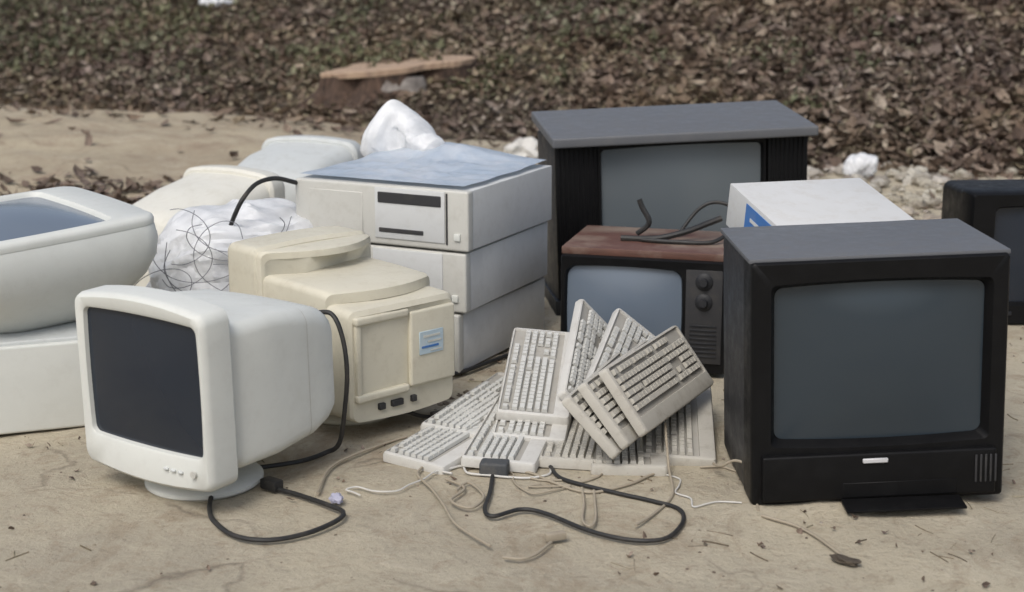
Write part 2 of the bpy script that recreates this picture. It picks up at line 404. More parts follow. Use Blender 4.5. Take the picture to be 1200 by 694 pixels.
for i in range(420):
    x, y, z = patchy(); L_ = random.uniform(.015, .07); a = random.random()*6.28; r_ = random.uniform(.0006, .0016); b = len(V); dx, dy = math.cos(a), math.sin(a)
    bend = random.gauss(0, .12)
    for k in range(4):
        t_ = k/3-.5; px, py = x+dx*L_*t_-dy*L_*bend*t_*t_, y+dy*L_*t_+dx*L_*bend*t_*t_; pz = gz(px, py)+r_
        V += [(px-dy*r_, py+dx*r_, pz-r_), (px+dy*r_, py-dx*r_, pz-r_), (px, py, pz+r_*1.4)]
    for k in range(3):
        c_ = b+3*k; Fc += [(c_, c_+1, c_+4, c_+3), (c_+1, c_+2, c_+5, c_+4), (c_+2, c_, c_+3, c_+5)]
tag(from_np('straw_bits', V, Fc, M['leaf_far']), kind='stuff')

# ------------------------------------------------------------------ tree stump on the bank
st = thing('tree_stump', 'broad old tree stump with pale sawn top and dark hollow sides', 'tree stump', (-.83, 11.75, .04), (0, 0, 0))
def stump_r(a, h):
    flare = 1+.55*max(0, 1-h/.24)**1.6
    k = 1+.07*math.cos(3*a+.6)+.05*math.cos(5*a+2)+.04*math.cos(9*a)
    return .53*flare*(1+(k-1)*(1.3-h*1.4)), .40*flare*(1+(k-1)*(1.3-h*1.4))
bm = BM(); rs = []
for h in (-.15, 0, .06, .12, .2, .28, .33):
    q = []
    for i in range(72):
        a = 2*math.pi*i/72; rx, ry = stump_r(a, max(h, 0)); nn = .03*noise.noise(Vector((math.cos(a)*5, math.sin(a)*5, h*3)))
        hol = -.07*math.exp(-((a-math.radians(238))/.16)**2)*(1 if .0 < h < .3 else .05)-.09*math.exp(-((a-math.radians(296))/.2)**2)*(1 if .0 < h < .3 else .05)
        q.append(((rx+nn+hol)*math.cos(a), (ry+nn+hol)*math.sin(a), h+.10*h/.33*(math.cos(a)*.55)))
    rs.append(q)
loft(bm, rs, True, False); obj('bark', bm, M['bark'], st)
bm = BM(); q = [Vector(p) for p in rs[-1]]; c = sum(q, Vector())/len(q)
loft(bm, [[tuple(c+(p-c)*1.0+Vector((0, 0, -.03))) for p in q], [tuple(c+(p-c)*1.005+Vector((0, 0, .006))) for p in q], [tuple(c+(p-c)*.95+Vector((0, 0, .016))) for p in q], [tuple(c+(p-c)*.4+Vector((0, 0, .012+.01*noise.noise(p*4)))) for p in q]]); obj('sawn_top', bm, M['sawn'], st)
bm = BM(); loft(bm, [[(.02+(.24-.06*k)*math.cos(a)*(1+.2*noise.noise(Vector((math.cos(a)*2, math.sin(a)*2, k*3)))), -.36+.06*k+(.14-.05*k)*math.sin(a), -.12+.40*k) for a in [2*math.pi*q/28 for q in range(28)]] for k in (0, .2, .4, .6, .8, 1)]); obj('bare_wood', bm, M['bare'], st)
for a, l in ((200, .95), (330, .8), (262, .55)):
    bm = BM(); A = R(a); tube(bm, [(.3*math.cos(A), .3*math.sin(A), .17), (.55*l*math.cos(A), .55*l*math.sin(A), .10), (.8*l*math.cos(A+.12), .8*l*math.sin(A+.12), -.02), (l*math.cos(A+.2), l*math.sin(A+.2), -.14)], .085, 10); obj('root', bm, M['bark'], st)

# ------------------------------------------------------------------ CRT monitors
def slats(parent, mat, n, x0, x1, y, z, w, d, axis='x', name='vent_slot'):
    bm = BM()
    first = None
    for i in range(n):
        x = x0+(x1-x0)*i/(n-1)
        if first is None:
            box(bm, (0, 0, 0), (w, d, .004), .0012, 1); first = obj(name, bm, mat, parent, loc=(x, y, z))
        else: share(name, first, parent, (x, y, z))
def stand(parent, mat, r, hz, cy):
    bm = BM(); lathe(bm, [(r*.2, 0), (r*.96, 0), (r, .006), (r, .014), (r*.93, .024), (r*.6, .034), (r*.45, .04), (r*.42, hz)], 48, (0, cy, 0)); obj('stand_base', bm, mat, parent)
def front_screen_bezel(parent, mat, smat, W_, H_, z0, yf, fd, ow, oh, ocx, ocz, rc, bow, rec=.016, bulge=.014, yb=None, bt=None):
    cz = z0+H_/2
    bm = BM()
    loft(bm, [ring(W_-.02, H_-.02, rc, yf+fd, 0, cz, bz=bow), ring(W_, H_, rc, yf+fd-.012, 0, cz, bz=bow), ring(W_, H_, rc, yf+.02, 0, cz, bz=bow),
              ring(W_-.008, H_-.008, rc, yf+.006, 0, cz, bz=bow), ring(W_-.022, H_-.022, rc*.9, yf, 0, cz, bz=bow),
              ring(ow+.02, oh+.02, .022, yf+.001, ocx, ocz, bz=.006, bx=.004), ring(ow+.008, oh+.008, .018, yf+.005, ocx, ocz, bz=.006, bx=.004),
              ring(ow, oh, .016, yf+rec+.008, ocx, ocz, bz=.006, bx=.004)], True, False)
    bz = obj('bezel', bm, mat, parent)
    bm = BM(); dome(bm, ow+.004, oh+.004, .016, yf+rec, bulge, ocx, ocz, bz=.006, bx=.004); obj('screen', bm, smat, parent, ang=80)
    return bz

# white monitor, front left
t1 = thing('crt_monitor', 'white tube monitor with dark blank screen standing on a round swivel foot', 'monitor', (-.752, 3.985, 0), (1.5, 0, -35.5), 'old tube monitors')
z0 = .072; w, d, h = .455, .50, .435; yf = -d/2
front_screen_bezel(t1, M['white'], M['screen_dark'], w, h, z0, yf, .10, .385, .318, .004, z0+.242, .026, .020)
bm = BM(); cz = z0+h/2
def wsec(wd, lo, hi, r, y, bz=.006): return ring(wd, hi-lo, r, y, 0, z0+(hi+lo)/2, bz=bz)
loft(bm, [wsec(w-.05, .03, h-.03, .03, yf+.09), wsec(w-.055, .03, h-.045, .03, yf+.115), wsec(w-.034, .018, h-.05, .032, yf+.135), wsec(w-.030, .016, h-.05, .034, yf+.26), wsec(w-.040, .026, h-.070, .042, yf+.40), wsec(w-.056, .040, h-.088, .050, yf+.46), wsec(w-.072, .052, h-.102, .052, yf+.484), wsec(w-.105, .075, h-.13, .05, yf+.494)])
obj('shell', bm, M['white'], t1)
bm = BM(); loft(bm, [wsec(w-.0368, .0242, h-.0666, .040, yf+.372), wsec(w-.0368, .0242, h-.0668, .040, yf+.3745)], False, False); obj('cover_seam', bm, M['casefront'], t1)
bm = BM(); lathe(bm, [(.001, 0), (.009, 0), (.009, .006), (.006, .008), (.001, .008)], 20, (.172, yf-.007, z0+.040), 'Y'); obj('power_button', bm, M['casefront'], t1)
for i in range(3):
    bm = BM(); box(bm, (.075+.025*i, yf-.002, z0+.036), (.016, .008, .007), .002, 1); obj('control_button', bm, M['greywhite'], t1)
stand(t1, M['white'], .150, .08, -.06)


# cream monitor seen from the back, centre
t2 = thing('crt_monitor', 'yellowed cream tube monitor seen from behind, with stepped top and blue sticker', 'monitor', (-.490, 4.54, 0), (0, 0, 224), 'old tube monitors')
z0 = .062; w, d, h = .41, .55, .36; yf = -d/2
front_screen_bezel(t2, M['cream'], M['screen_dark'], w, h+.068, z0, yf, .15, .32, .25, 0, z0+.21, .022, .008)
cz = z0+h/2; bm = BM()
def sec(wd, top, r, y, by, bz=.004): return ring(wd, top-z0, r, y, 0, (top+z0)/2, by=by, bz=bz)
loft(bm, [sec(w-.012, z0+h+.058, .02, yf+.13, 0), sec(w-.008, z0+h+.062, .02, yf+.155, .09), sec(w-.012, z0+h+.058, .018, yf+.166, .095), sec(w-.03, z0+h+.04, .018, yf+.170, .095)]); obj('front_housing', bm, M['cream'], t2, ang=28)
bm = BM()
loft(bm, [sec(w-.020, z0+h-.004, .02, yf+.14, 0), sec(w-.022, z0+h-.006, .02, yf+.30, 0), sec(w-.026, z0+h-.012, .02, yf+.43, .055), sec(w-.034, z0+h-.018, .02, yf+.445, .058), sec(w-.06, z0+h-.045, .02, yf+.450, .058)]); obj('middle_housing', bm, M['cream'], t2, ang=28)
bm = BM(); tz = z0+h-.044
loft(bm, [sec(w-.030, tz, .024, yf+.40, 0), sec(w-.030, tz-.004, .024, yf+.525, .012), sec(w-.034, tz-.008, .024, yf+.540, .014), sec(w-.05, tz-.022, .02, yf+.548, .015)], True, True); obj('rear_housing', bm, M['cream'], t2, ang=28)
cz = z0+.175
bm = BM(); box(bm, (-.095, yf+.5565, cz), (.165, .018, .215), .008, 3); obj('raised_panel', bm, M['cream'], t2)
for zz, nm in ((.108, 'upper_lip'), (-.108, 'lower_lip')):
    bm = BM(); box(bm, (.085, yf+.555, cz+zz), (.185, .022, .022), .007, 3); obj(nm, bm, M['cream'], t2)
bm = BM(); box(bm, (.166, yf+.553, cz), (.016, .016, .20), .005, 2); obj('side_lip', bm, M['cream'], t2)
yf += .035
bm = BM(); box(bm, (0, 0, 0), (.088, .003, .066), .001, 1); stk = obj('sticker', bm, M['bluesticker'], t2, loc=(-.085, yf+.5325, cz+.012)); stk['label'] = 'torn pale blue sticker'
for i, (x, z, sx, sz) in enumerate([(0, .018, .06, .006), (-.010, .002, .05, .005), (.006, -.012, .062, .006), (-.015, -.024, .04, .004)]):
    bm = BM(); box(bm, (x, .0025, z), (sx, .001, sz), 0); obj('printed_line', bm, M['blueprint'] if i == 2 else M['paleprint'], stk)
for x, wd in ((.085, .022), (.03, .04), (-.03, .018)):
    bm = BM(); box(bm, (x, yf+.516, z0+.030), (wd, .016, .018), .002, 1); obj('port', bm, M['slot'], t2)
stand(t2, M['cream'], .13, .09, .03)

# monitor lying face up on the pale case, left edge
t3 = thing('crt_monitor', 'white tube monitor lying face up on the pale case, cut by the left edge', 'monitor', (-1.45, 4.58, .268), (-90, 0, 133), 'old tube monitors')
t3.rotation_euler = (Matrix.Rotation(R(4), 4, 'X') @ Matrix.Rotation(R(133), 4, 'Z') @ Matrix.Rotation(R(-90), 4, 'X')).to_euler()
w, d, h = .52, .30, .60; yf = -d; cc = -.05
def lr(dw, r, y, bz=.012, bx=.012): return ring(w+dw, h+dw, r, y, 0, cc, bz=bz, bx=bx)
bm = BM()
loft(bm, [lr(-.02, .05, yf+.034), lr(0, .05, yf+.026), lr(.001, .05, yf+.014), lr(-.006, .05, yf+.005), lr(-.022, .045, yf), ring(.468, .446, .035, yf-.003, 0, 0, bz=.010, bx=.008), ring(.458, .436, .033, yf+.002, bz=.010, bx=.008), ring(.448, .426, .03, yf+.016, bz=.010, bx=.008)], True, False); obj('bezel', bm, M['white'], t3)
bm = BM(); dome(bm, .452, .430, .03, yf+.011, .030, bz=.010, bx=.008); obj('screen', bm, M['screen_blue'], t3, ang=80)
bm = BM()
loft(bm, [lr(-.006, .05, yf+.024), lr(.000, .05, yf+.029), lr(.018, .06, yf+.07), lr(.018, .08, yf+.12), lr(-.02, .10, yf+.18), lr(-.09, .12, yf+.235), lr(-.16, .12, yf+.275), lr(-.21, .11, yf+.293), lr(-.27, .08, yf+.30)])
obj('shell', bm, M['white'], t3, ang=50)
bm = BM(); loft(bm, [ring(.12, .07, .03, 0), ring(.12, .07, .03, .02), ring(.08, .05, .02, .04)]); bmesh.ops.rotate(bm, cent=(0, 0, 0), matrix=Euler((R(-90), 0, 0)).to_matrix(), verts=bm.verts); obj('stand_hinge', bm, M['cream2'], t3, loc=(-.12, yf+.07, -h/2+cc+.008))

# cream monitor behind on the left, leaning, and a paler one behind it
def back_monitor(label, mat, loc, rot, w, d, h, drop):
    r = thing('crt_monitor', label, 'monitor', loc, rot, 'old tube monitors'); yf = -d/2
    front_screen_bezel(r, mat, M['screen_dark'], w, h, .03, yf, .09, .30, .24, 0, .03+h*.54, .05, .02)
    bm = BM(); b = .035
    def q(wd, top, lo, r_, y): return ring(wd, top-lo, r_, y, 0, (top+lo)/2, bz=.016)
    loft(bm, [q(w-.02, b+h-.02, b, .06, yf+.085), q(w-.025, b+h-.035, b, .07, yf+.16), q(w-.035, b+h-drop*.45, b+.005, .06, yf+.28), q(w-.05, b+h-drop*.85, b+.01, .05, yf+d-.08), q(w-.06, b+h-drop, b+.01, .045, yf+d-.025), q(w-.10, b+h-drop-.03, b+.03, .04, yf+d)]); obj('shell', bm, mat, r, ang=50)
    stand(r, mat, .12, .06, 0); return r
back_monitor('cream tube monitor with pale sloping top, seen from behind, farther left beyond the white bag', M['cream2'], (-1.19, 6.0, .02), (0, 0, 150), .45, .54, .40, .12)
back_monitor('greyish white tube monitor with rounded top, farthest back, left of the desktop stack', M['greywhite'], (-.93, 6.75, .02), (0, 0, 160), .46, .50, .42, .10)

# pale computer case under the face-up monitor
t4 = thing('computer_case', 'pale grey computer case lying under the face up monitor at the left edge', 'computer case', (-1.46, 4.50, 0), (0, 0, 20))
w, d, h = .52, .42, .268
bm = BM(); box(bm, (0, 0, h/2+.004), (w, d, h-.008), .006, 3); obj('housing', bm, M['greywhite'], t4)
bm = BM(); box(bm, (-.02, -d/2-.006, h/2), (w-.06, .02, h-.02), .008, 3); obj('front_panel', bm, M['white'], t4)
bm = BM(); box(bm, (-.165, -d/2-.0165, h/2), (.006, .003, h-.04), .001, 1); obj('seam', bm, M['greywhite'], t4)

# ------------------------------------------------------------------ desktop stack
def desktop(label, loc, rz, full):
    r = thing('desktop_computer', label, 'desktop computer', loc, (0, 0, rz), 'stacked desktop computers')
    w, d, h = .63, .62, .192; yf = -d/2
    bm = BM(); box(bm, (0, .012, h/2), (w-.006, d-.024, h-.006), .004, 2); obj('housing', bm, M['case'], r)
    bm = BM(); box(bm, (0, yf+.014, h/2), (w, .036, h-.003), .008, 3); obj('front_panel', bm, M['casefront'], r)
    bm = BM(); box(bm, (.11, yf-.005, h/2+.008), (.25, .006, h*.84), .003, 2); obj('drive_bay', bm, M['case'], r)
    if full:
        bm = BM(); box(bm, (.11, yf-.0085, h*.80), (.225, .006, .034), .002, 1); obj('drive_slot', bm, M['slot'], r)
        bm = BM(); box(bm, (.08, yf-.0085, h*.26), (.16, .005, .014), .002, 1); obj('floppy_slot', bm, M['slot'], r)
        bm = BM(); box(bm, (.241, yf-.004, h/2+.004), (.006, .006, h*.84), .001, 1); obj('seam', bm, M['slot'], r)
    bm = BM(); box(bm, (.278, yf-.006, h*.24), (.022, .010, .022), .003, 2); obj('power_button', bm, M['white'], r)
    bm = BM(); box(bm, (-.16, yf-.0045, h*.5), (.20, .004, h*.7), .002, 1); obj('blank_cover', bm, M['casefront'], r)
    for sx in (-.25, .25):
        for sy in (-.24, .24):
            bm = BM(); lathe(bm, [(.001, -.004), (.016, -.004), (.018, 0), (.018, .004), (.001, .004)], 14, (sx, sy, 0)); obj('foot', bm, M['rubber'], r)
    return r
desktop('beige desktop computer on the ground, lowest of the stack of three', (-.305, 5.33, .004), -27, 0)
desktop('beige desktop computer sandwiched in the middle of the stack of three', (-.292, 5.322, .200), -25.5, 0)
desktop('beige desktop computer with dark drive slots, topmost of the stack under blue sheeting', (-.280, 5.315, .396), -26, 1)

# ------------------------------------------------------------------ bags and film
def fold(p, seed, n=8):
    r = random.Random(seed); q = 0; w = Vector((noise.noise(p*.6+Vector((seed, 0, 0))), noise.noise(p*.6+Vector((0, seed, 5))), noise.noise(p*.6+Vector((9, 0, seed)))))
    for k in range(n):
        d = Vector((r.gauss(0, 1), r.gauss(0, 1), r.gauss(0, 1))).normalized(); f = .85*1.36**k
        t = (p+w*.8).dot(d)*f+r.random(); q += (abs((t % 1)*2-1)*2-1)*.72**k
    return q
def crumple(bm, amp, f, seed, ridged=True):
    for v in bm.verts: v.co += v.normal*(amp*.9*fold(v.co*f, int(seed)))
def bag(name, label, loc, size, rz, seed, mat, amp=.055, cat='plastic bag', group=None, peak=None):
    bm = BM(); bmesh.ops.create_icosphere(bm, subdivisions=6, radius=1)
    for v in bm.verts:
        c = v.co; s = Vector((math.copysign(abs(c.x)**.75, c.x), math.copysign(abs(c.y)**.75, c.y), math.copysign(abs(c.z)**.8, c.z)))
        v.co = Vector((s.x*size[0]/2, s.y*size[1]/2, s.z*size[2]/2))
    bm.normal_update(); crumple(bm, amp, 5.5, seed)
    for v in bm.verts:
        if peak:
            dd = (v.co.x-peak[0])**2+(v.co.y-peak[1])**2
            if v.co.z > 0: v.co.z += peak[2]*math.exp(-dd/peak[3]**2)
        v.co.z = max(v.co.z+size[2]/2, 0)
    o = obj(name, bm, mat, ang=24); o.location = loc; o.rotation_euler = (0, 0, R(rz))
    return tag(o, label, cat, group)
bag('plastic_bag', 'smooth bulging white plastic bag wedged between the face up monitor and the cream monitor', (-.875, 5.15, 0), (.58, .46, .50), 25, 3, M['bag'], .013, group='white plastic bags')
bag('plastic_bag', 'crumpled white plastic bag standing on the back of the desktop stack', (-.36, 5.62, .592), (.27, .12, .08), -28, 9, M['bag'], .026, group='white plastic bags', peak=(-.05, 0, .07, .085))
bag('plastic_bag', 'small white bag lying on pale rubble behind the wide television', (1.93, 8.9, 0), (.17, .15, .13), 0, 21, M['bag'], .014, group='white plastic bags')
bag('litter_scrap', 'scrap of white litter high on the leafy bank', (-2.62, 14.6, bz_(-2.62, 14.6)+.03), (.30, .16, .08), 25, 31, M['bag'], .014, 'litter')
# blue film on the stack
n = 64; V = []; Fc = []
for j in range(n+1):
    for i in range(n+1):
        u, v = i/n-.5, j/n-.5
        x, y = u*.60, v*.60; e = max(abs(u), abs(v))*2
        q = 0; a = 1; p = Vector((x*5, y*5, 2))
        q = .5+.42*fold(Vector((x*7, y*7, 1)), 77, 6)
        hump = .05*math.exp(-((x+.05)**2/.05+(y-.24)**2/.015))
        V.append((x+.012*noise.noise(Vector((y*9, 5, 0))), y+.012*noise.noise(Vector((x*9, 9, 0))), max(.002, .009+.010*(q-.55)*(1.05-e**3)+hump)))
Fc = [(j*(n+1)+i, j*(n+1)+i+1, (j+1)*(n+1)+i+1, (j+1)*(n+1)+i) for j in range(n) for i in range(n)]
o = from_np('plastic_sheet', V, Fc, M['bluefilm'], smooth=True); o.location = (-.282, 5.325, .590); o.rotation_euler = (0, 0, R(-26.5))
tag(o, 'wrinkled bluish plastic sheet spread over the top of the desktop stack', 'plastic sheet')

# ------------------------------------------------------------------ televisions
# front right television
t5 = thing('television', 'large black television with blank grey screen, nearest on the right under a white carton', 'television', (.886, 3.965, .010), (0, -1.9, 2.5), 'discarded televisions')
w, d, h = .622, .42, .608; yf = -d/2; cz = h/2
bm = BM(); loft(bm, [ring(w, h-.004, .010, yf+.10, 0, cz+.002), ring(w, h, .010, yf+.02, 0, cz), ring(w-.004, h-.004, .010, yf+.004, 0, cz), ring(w-.012, h-.012, .01, yf, 0, cz),
                     ring(.535, .402, .014, yf+.001, .004, .350, bz=.008), ring(.522, .390, .014, yf+.012, .004, .350, bz=.008), ring(.505, .374, .016, yf+.034, .004, .350, bz=.008)], True, False); obj('front_frame', bm, M['black'], t5)
bm = BM(); dome(bm, .507, .376, .02, yf+.030, .022, .004, .350, bz=.008, bx=.004); obj('screen', bm, M['screen_grey'], t5, ang=80)
bm = BM(); loft(bm, [ring(w-.004, h-.006, .012, yf+.098, 0, cz+.001), ring(w-.006, h-.008, .014, yf+.30, 0, cz), ring(w-.012, h-.02, .016, yf+d, 0, cz)]); obj('cabinet', bm, M['charcoal'], t5)
bm = BM(); box(bm, (0, .008, h+.001), (w+.006, d-.010, .012), .004, 2); obj('sky_sheen_top_panel', bm, M['skytop'], t5)  # separate panel so the top can hold the painted sky sheen
bm = BM(); loft(bm, [ring(w-.06, h-.10, .03, yf+d-.01, 0, cz-.03), ring(w-.08, h-.105, .03, yf+d+.10, 0, cz-.03), ring(w-.10, h-.12, .03, yf+d+.26, 0, cz-.032), ring(w-.20, h-.22, .04, yf+d+.32, 0, cz-.05)]); obj('tube_housing', bm, M['charcoal'], t5)
bm = BM(); box(bm, (.0, yf-.006, .072), (w-.05, .022, .115), .006, 3); obj('lower_panel', bm, M['black'], t5)
bm = BM(); box(bm, (-.012, yf-.020, .112), (.062, .006, .012), .002, 1); obj('maker_plate', bm, M['metal'], t5)
bm = BM(); box(bm, (.05, yf-.052, .010), (.29, .070, .006), .002, 2, (5, 0, -1)); obj('flap_door', bm, M['black'], t5)
bm = BM(); box(bm, (.05, yf-.0165, .038), (.28, .003, .036), .001, 1); obj('control_recess', bm, M['black'], t5)
for i in range(5):
    bm = BM(); box(bm, (w/2-.075+.012*i, yf-.0185, .08), (.005, .004, .07), .001, 1); obj('grille_slot', bm, M['slot'], t5)

# wide television at the back
t6 = thing('television', 'wide dark grey television with speaker grilles either side of its pale grey screen', 'television', (.602, 5.97, .012), (0, -1.8, 7.5), 'discarded televisions')
w, d, h = .96, .49, .655; yf = -d/2
bm = BM(); box(bm, (0, .005, h/2), (w-.03, d-.09, h-.06), .006, 2); obj('cabinet', bm, M['charcoal'], t6)
bm = BM(); box(bm, (0, 0, 0), (w, d+.04, .036), .008, 3, (4, 0, 0)); bmesh.ops.translate(bm, vec=(0, -.01, h), verts=bm.verts); obj('top_board', bm, M['skytop'], t6)
bm = BM(); box(bm, (0, .0, .03), (w-.01, d-.05, .06), .006, 2); obj('plinth', bm, M['charcoal'], t6)
bm = BM()
loft(bm, [ring(.62, .555, .006, yf+.06, -.005, .340), ring(.62, .555, .006, yf+.030, -.005, .340), ring(.612, .547, .008, yf+.024, -.005, .340), ring(.598, .475, .012, yf+.025, -.005, .365, bz=.006), ring(.582, .46, .014, yf+.045, -.005, .365, bz=.006)], True, False); obj('screen_frame', bm, M['black'], t6)
bm = BM(); dome(bm, .584, .462, .016, yf+.043, .018, -.005, .365, bz=.006); obj('screen', bm, M['screen_mid'], t6, ang=80)
for sx, cw in ((-1, .155), (1, .145)):
    cx = sx*(w/2-.02-cw/2)-.004
    bm = BM(); box(bm, (cx, yf+.044, .340), (cw, .03, .555), .004, 2); sp = obj('speaker_panel', bm, M['black'], t6)
    bm = BM(); box(bm, (0, 0, 0), (.007, .006, .36), .001, 1); first = None
    for i in range(8):
        x = cx-cw*.40+cw*.8*i/7
        if first is None: first = obj('grille_bar', bm, M['black'], sp, loc=(x, yf+.027, .43))
        else: share('grille_bar', first, sp, (x, yf+.027, .43))
    bm = BM(); box(bm, (cx, yf+.027, .165), (cw*.8, .008, .09), .003, 2); pc = obj('control_panel', bm, M['charcoal'], sp)
    for i in range(3):
        bm = BM(); box(bm, (cx-.035+.035*i, yf+.021, .165), (.018, .006, .03), .002, 1); obj('control_button', bm, M['slot'] if sx < 0 else M['black'], pc)
bm = BM(); loft(bm, [ring(w-.14, h-.14, .03, yf+d-.045, 0, h/2), ring(w-.3, h-.25, .05, yf+d+.12, 0, h/2), ring(w-.5, h-.4, .05, yf+d+.16, 0, h/2)]); obj('tube_housing', bm, M['charcoal'], t6)

# small wooden-topped television
t7 = thing('television', 'small television with worn red wooden top, blue grey screen and knobs on the right', 'television', (.462, 5.165, 0), (0, 0, -15), 'discarded televisions')
w, d, h = .535, .40, .385; yf = -d/2
bm = BM(); box(bm, (0, .012, h-.012), (w, d-.02, .024), .004, 2); obj('wooden_top', bm, M['wood'], t7)
bm = BM(); box(bm, (0, .02, h/2-.012), (w-.012, d-.05, h-.026), .005, 2); obj('cabinet', bm, M['charcoal'], t7)
bm = BM(); cz = h/2-.010
loft(bm, [ring(w-.004, h-.026, .008, yf+.05, 0, cz), ring(w-.004, h-.026, .008, yf+.008, 0, cz), ring(w-.012, h-.034, .008, yf, 0, cz), ring(.372, .282, .03, yf+.002, -.062, cz+.006, bz=.006, bx=.004), ring(.36, .27, .03, yf+.02, -.062, cz+.006, bz=.006, bx=.004)], True, False); obj('front_frame', bm, M['black'], t7)
bm = BM(); dome(bm, .362, .272, .032, yf+.018, .018, -.062, cz+.006, bz=.006, bx=.004); obj('screen', bm, M['screen_blue'], t7, ang=80)
bm = BM(); box(bm, (.195, yf-.001, cz+.004), (.115, .006, .30), .003, 2); pn = obj('control_panel', bm, M['slot'], t7)
for z in (.30, .235):
    bm = BM(); lathe(bm, [(.001, -.004), (.026, -.004), (.028, 0), (.024, .004), (.014, .006), (.012, .02), (.001, .02)], 24, (.195, yf-.024, z), 'Y')
    for v in bm.verts: v.co.y = 2*(yf-.012)-v.co.y-.006
    obj('tuning_knob', bm, M['charcoal'], pn)
bm = BM(); box(bm, (0, 0, 0), (.085, .004, .006), .001, 1); first = None
for i in range(8):
    if first is None: first = obj('grille_bar', bm, M['charcoal'], pn, loc=(.195, yf-.005, .06+.014*i))
    else: share('grille_bar', first, pn, (.195, yf-.005, .06+.014*i))
bm = BM(); loft(bm, [ring(w-.08, h-.10, .03, yf+d-.03, 0, h/2-.02), ring(w-.2, h-.18, .04, yf+d+.08, 0, h/2-.02)]); obj('tube_housing', bm, M['charcoal'], t7)

# black television at right edge
t8 = thing('television', 'black television with plain black top, cut by the right edge behind the large one', 'television', (1.915, 5.84, 0), (0, 0, 4), 'discarded televisions')
w, d, h = .68, .55, .475; yf = -d/2; cz = h/2
bm = BM(); loft(bm, [ring(w, h, .012, yf+.10, 0, cz), ring(w, h, .012, yf+.015, 0, cz), ring(w-.016, h-.016, .012, yf, 0, cz), ring(.53, .35, .02, yf+.001, .01, .25, bz=.006), ring(.51, .33, .02, yf+.03, .01, .25, bz=.006)], True, False); obj('front_frame', bm, M['black'], t8)
bm = BM(); dome(bm, .512, .332, .02, yf+.028, .018, .01, .25, bz=.006); obj('screen', bm, M['screen_dark'], t8, ang=80)
bm = BM(); loft(bm, [ring(w-.004, h-.004, .02, yf+.098, 0, cz), ring(w-.02, h-.01, .03, yf+.34, 0, cz-.003), ring(w-.14, h-.07, .05, yf+.46, 0, cz-.03), ring(w-.26, h-.16, .05, yf+d, 0, cz-.05)]); obj('cabinet', bm, M['black'], t8, ang=50)
for i in range(4):
    bm = BM(); box(bm, (-.2+.13*i, yf-.002, .045), (.05, .008, .014), .002, 1); obj('control_button', bm, M['charcoal'], t8)

# white carton on the front television's rear hump
t9 = thing('carton', 'white carton with a blue printed end, lying on the back of the large black television', 'carton', (.845, 4.41, .520), (11, 0, 15))
w, d, h = .40, .36, .125
bm = BM(); box(bm, (0, 0, h/2), (w, d, h), .004, 2); obj('carton_body', bm, M['carton'], t9)
bm = BM(); box(bm, (0, -.165, h+.0012), (w-.004, .003, .002), 0); obj('lid_edge', bm, M['slot'], t9)
bm = BM(); box(bm, (-w/2-.0012, -.05, h/2), (.0022, .20, .10), 0); pr = obj('blue_print', bm, M['blueprint'], t9)
bm = BM(); box(bm, (-w/2-.0028, -.05, h/2+.015), (.001, .13, .010), 0); obj('print_line', bm, M['carton'], pr)

# ------------------------------------------------------------------ keyboards
def key_row_mesh(ri, mat):
    """one row of keys along +Y (length), the row at its own x"""
    bm = BM(); L = .46; y = -L/2+.016
    kr = random.Random(500+ri*7+(1 if mat is M['key2'] else 0))
    def key(y0, y1, wd=.0168):
        if kr.random() < .035: return
        a, b = y0+.0006, y1-.0006; hx = wd/2; t_ = .0020
        bot = [bm.verts.new((sx, yy, -.004)) for sx, yy in ((-hx, a), (hx, a), (hx, b), (-hx, b))]
        top = [bm.verts.new((sx, yy, .0055)) for sx, yy in ((-hx+t_, a+t_), (hx-t_, a+t_), (hx-t_, b-t_), (-hx+t_, b-t_))]
        for i in range(4): bm.faces.new((bot[i], bot[(i+1) % 4], top[(i+1) % 4], top[i]))
        bm.faces.new(top)
    u = .0187
    if ri == 0:
        x = y; key(x, x+u); x += 2*u
        for g in range(3):
            for i in range(4): key(x, x+u); x += u
            x += u*.55
    elif ri == 5:
        x = y
        for wd in (1.4, 1.2, 1.4, 6.6, 1.4, 1.2, 1.4): key(x, x+u*wd); x += u*wd
    else:
        x = y; a0 = (1, 1.5, 1.8, 2.3)[ri-1]; a1 = (2, 1.5, 2.2, 2.7)[ri-1]; n = (12, 12, 11, 10)[ri-1]
        if ri == 1: key(x, x+u); x += u
        else: key(x, x+u*a0); x += u*a0
        for i in range(n): key(x, x+u); x += u
        e = y+u*15; key(x, e)
    x = y+u*15.4
    for i in range(3):
        if ri in (0, 1, 2, 5) or (ri == 4 and i == 1): key(x+u*i, x+u*i+u)
    x = y+u*18.8
    for i in range(4):
        if ri > 0: key(x+u*i, x+u*i+u)
    bmesh.ops.recalc_face_normals(bm, faces=bm.faces)
    me = bpy.data.meshes.new('key_row'); bm.to_mesh(me); bm.free(); me.materials.append(mat); return me
ROWX = [-.078, -.052, -.0315, -.011, .0095, .030]
